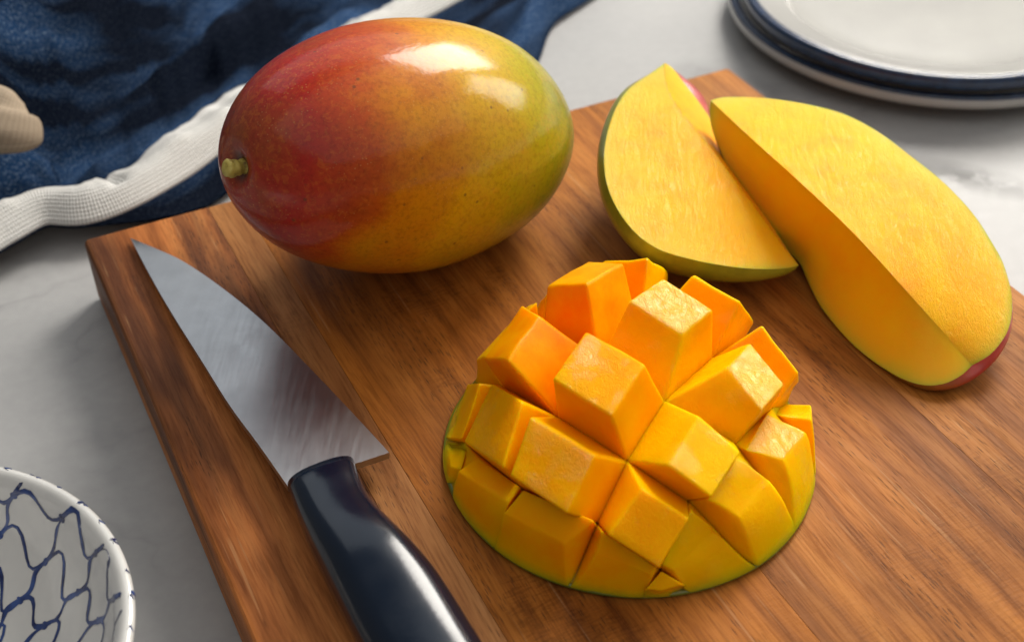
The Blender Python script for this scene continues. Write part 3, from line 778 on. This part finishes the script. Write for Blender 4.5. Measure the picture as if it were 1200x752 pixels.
def towel_point(k, w):
    """k index along the stripe, w metres across: 0 lower stripe edge, + into the towel, - the hem"""
    s = k / NS
    a = st_[max(k - 3, 0)]; b = st_[min(k + 3, NS)]
    d = (b - a); d.z = 0; d.normalize()
    pdir = V((-d.y, d.x, 0)); base_dir = V((-.52, .85, 0)).normalized()
    f = smooth(abs(w) / .05); pdir = (pdir * (1 - f) + base_dir * f).normalized()
    if w < 0: pdir = (pdir * (1 - smooth((s - .4) * 6)) + V((-.75, .66, 0)) * smooth((s - .4) * 6)).normalized()
    p = st_[k] + pdir * w
    sw = .017
    # stripe runs along a soft roll, then valleys and ridges
    roll = .0145 * math.exp(-((w - .002) / .0125) ** 2)
    z = .004 + roll
    if w > 0:
        lift = smooth((w - .006) / .012)
        z += .009 * lift * math.exp(-(sdist(p, L1) / .0075) ** 2) - .003 * lift * math.exp(-((sdist(p, L1) - .018) / .01) ** 2)
        d2 = sdist(p, L2); d3 = sdist(p, L3)
        z += lift * (.030 * smooth((d2 + .008) / .020) - .010 * math.exp(-((d2 + .013) / .006) ** 2) - .006 * math.exp(-((d2 - .020) / .0045) ** 2) + .006 * math.exp(-((d2 - .012) / .005) ** 2) + .007 * math.exp(-((d2 - .006) / .007) ** 2))
        z += lift * (.020 * smooth((d3 + .002) / .012) - .012 * math.exp(-((d3 + .003) / .005) ** 2) - .008 * math.exp(-((d3 - .030) / .006) ** 2) + .010 * math.exp(-((d3 - .014) / .012) ** 2))
        z += lift * .018 * smooth((sdist(p, L4) + .01) / .014)
        z += noise.noise(V((p.x * 24, p.y * 24, 1))) * .004 * lift + noise.noise(V((p.x * 70, p.y * 70, 4))) * .0012 * lift
    z += noise.noise(V((s * 26, w * 30, 2))) * .0022 + noise.noise(V((s * 70, w * 45, 7))) * .0010 - .0035 * math.exp(-((s - .245) / .006) ** 2) * smooth((.02 - w) / .01)
    if w < 0:
        z = .004 + roll * (1 if s < .5 else 1) + (.007 * math.exp(-((w + .040) / .016) ** 2)) * smooth((s - .45) * 6) + noise.noise(V((s * 14, w * 50, 3))) * .002 * smooth(-w / .01)
        hw = hem_width(s) + .009
        z += .008 * smooth((s - .45) * 6) * math.exp(-((w + hw - .009) / .007) ** 2)
        if s > .5: z *= .25 + .75 * smooth((w + hw) / .006)
        z = max(z, .0016)
    p.z = max(z, .0012)
    return p
def hem_width(s): return .0005 + .012 * smooth((s - .20) / .12) + .046 * smooth((s - .46) / .2) * (1 - .4 * smooth((s - .72) / .14))
def sheet(name, wf, nw, mat):
    vs_, fs, uvs = [], [], []
    for k in range(NS + 1):
        acc = 0; prev = None
        for i in range(nw + 1):
            w = wf(k / NS, i / nw); p = towel_point(k, w); vs_.append(p - TL)
            if prev is not None: acc += (p - prev).length
            prev = p; uvs.append((k / NS * .55, acc))
    for k in range(NS):
        for i in range(nw):
            a = k * (nw + 1) + i; fs.append((a, a + 1, a + nw + 2, a + nw + 1))
    o = obj(name, vs_, fs, mat, towel)
    me = o.data
    if sum(p.normal.z for p in me.polygons) < 0: me.flip_normals()
    ul = me.uv_layers.new(name='UVMap')
    for lp in me.loops: ul.data[lp.index].uv = uvs[lp.vertex_index]
    sd = o.modifiers.new('thick', 'SOLIDIFY'); sd.thickness = .0014; sd.offset = -1 if True else 1
    return o
sheet('towel_cloth', lambda s, u: .0127 + u ** 1.2 * .26, 90, DENIM)
sheet('cream_stripe', lambda s, u: -.009 + u * .022, 14, CREAM)
sheet('towel_hem', lambda s, u: -.009 - u * hem_width(s), 22, DENIM)
# rolled cream corner at the left edge
cl = [P(x, y, z) for x, y, z in ((-150, 60, .040), (-70, 118, .040), (-10, 142, .036), (22, 152, .032), (43, 158, .027))]
def tube(pts, rad, n=60, m=36):
    c = catmull(pts, n); vs_, fs, uvs = [], [], []
    for k in range(n + 1):
        d = (c[min(k + 1, n)] - c[max(k - 1, 0)]).normalized(); a = d.cross(V((0, 0, 1))).normalized(); b = a.cross(d)
        t = k / n; r = rad * (math.sqrt(max(1 - ((t - .8) / .2) ** 2, 0.003)) if t > .8 else 1)
        for s in range(m):
            f = 2 * math.pi * s / m; nz = 1 + .30 * noise.noise(V((k * .05, math.cos(f) * 1.3, math.sin(f) * 1.3))) - .22 * math.exp(-((f - 2.2 - .02 * k) / .35) ** 2) - .18 * math.exp(-((f - 1.0 - .012 * k) / .3) ** 2)
            vs_.append(c[k] + (a * math.cos(f) * 1.0 + b * math.sin(f) * .9) * r * nz - TL); uvs.append((t * .08, s / m * .07))
    for k in range(n):
        for s in range(m): fs.append((k * m + s, k * m + (s + 1) % m, (k + 1) * m + (s + 1) % m, (k + 1) * m + s))
    fs.append(tuple(n * m + s for s in range(m)))
    o = obj('rolled_corner', vs_, fs, TAN, towel); ul = o.data.uv_layers.new(name='UVMap')
    for lp in o.data.loops: ul.data[lp.index].uv = uvs[lp.vertex_index]
    return o
tube(cl, .0125)

scn.render.engine = 'CYCLES'
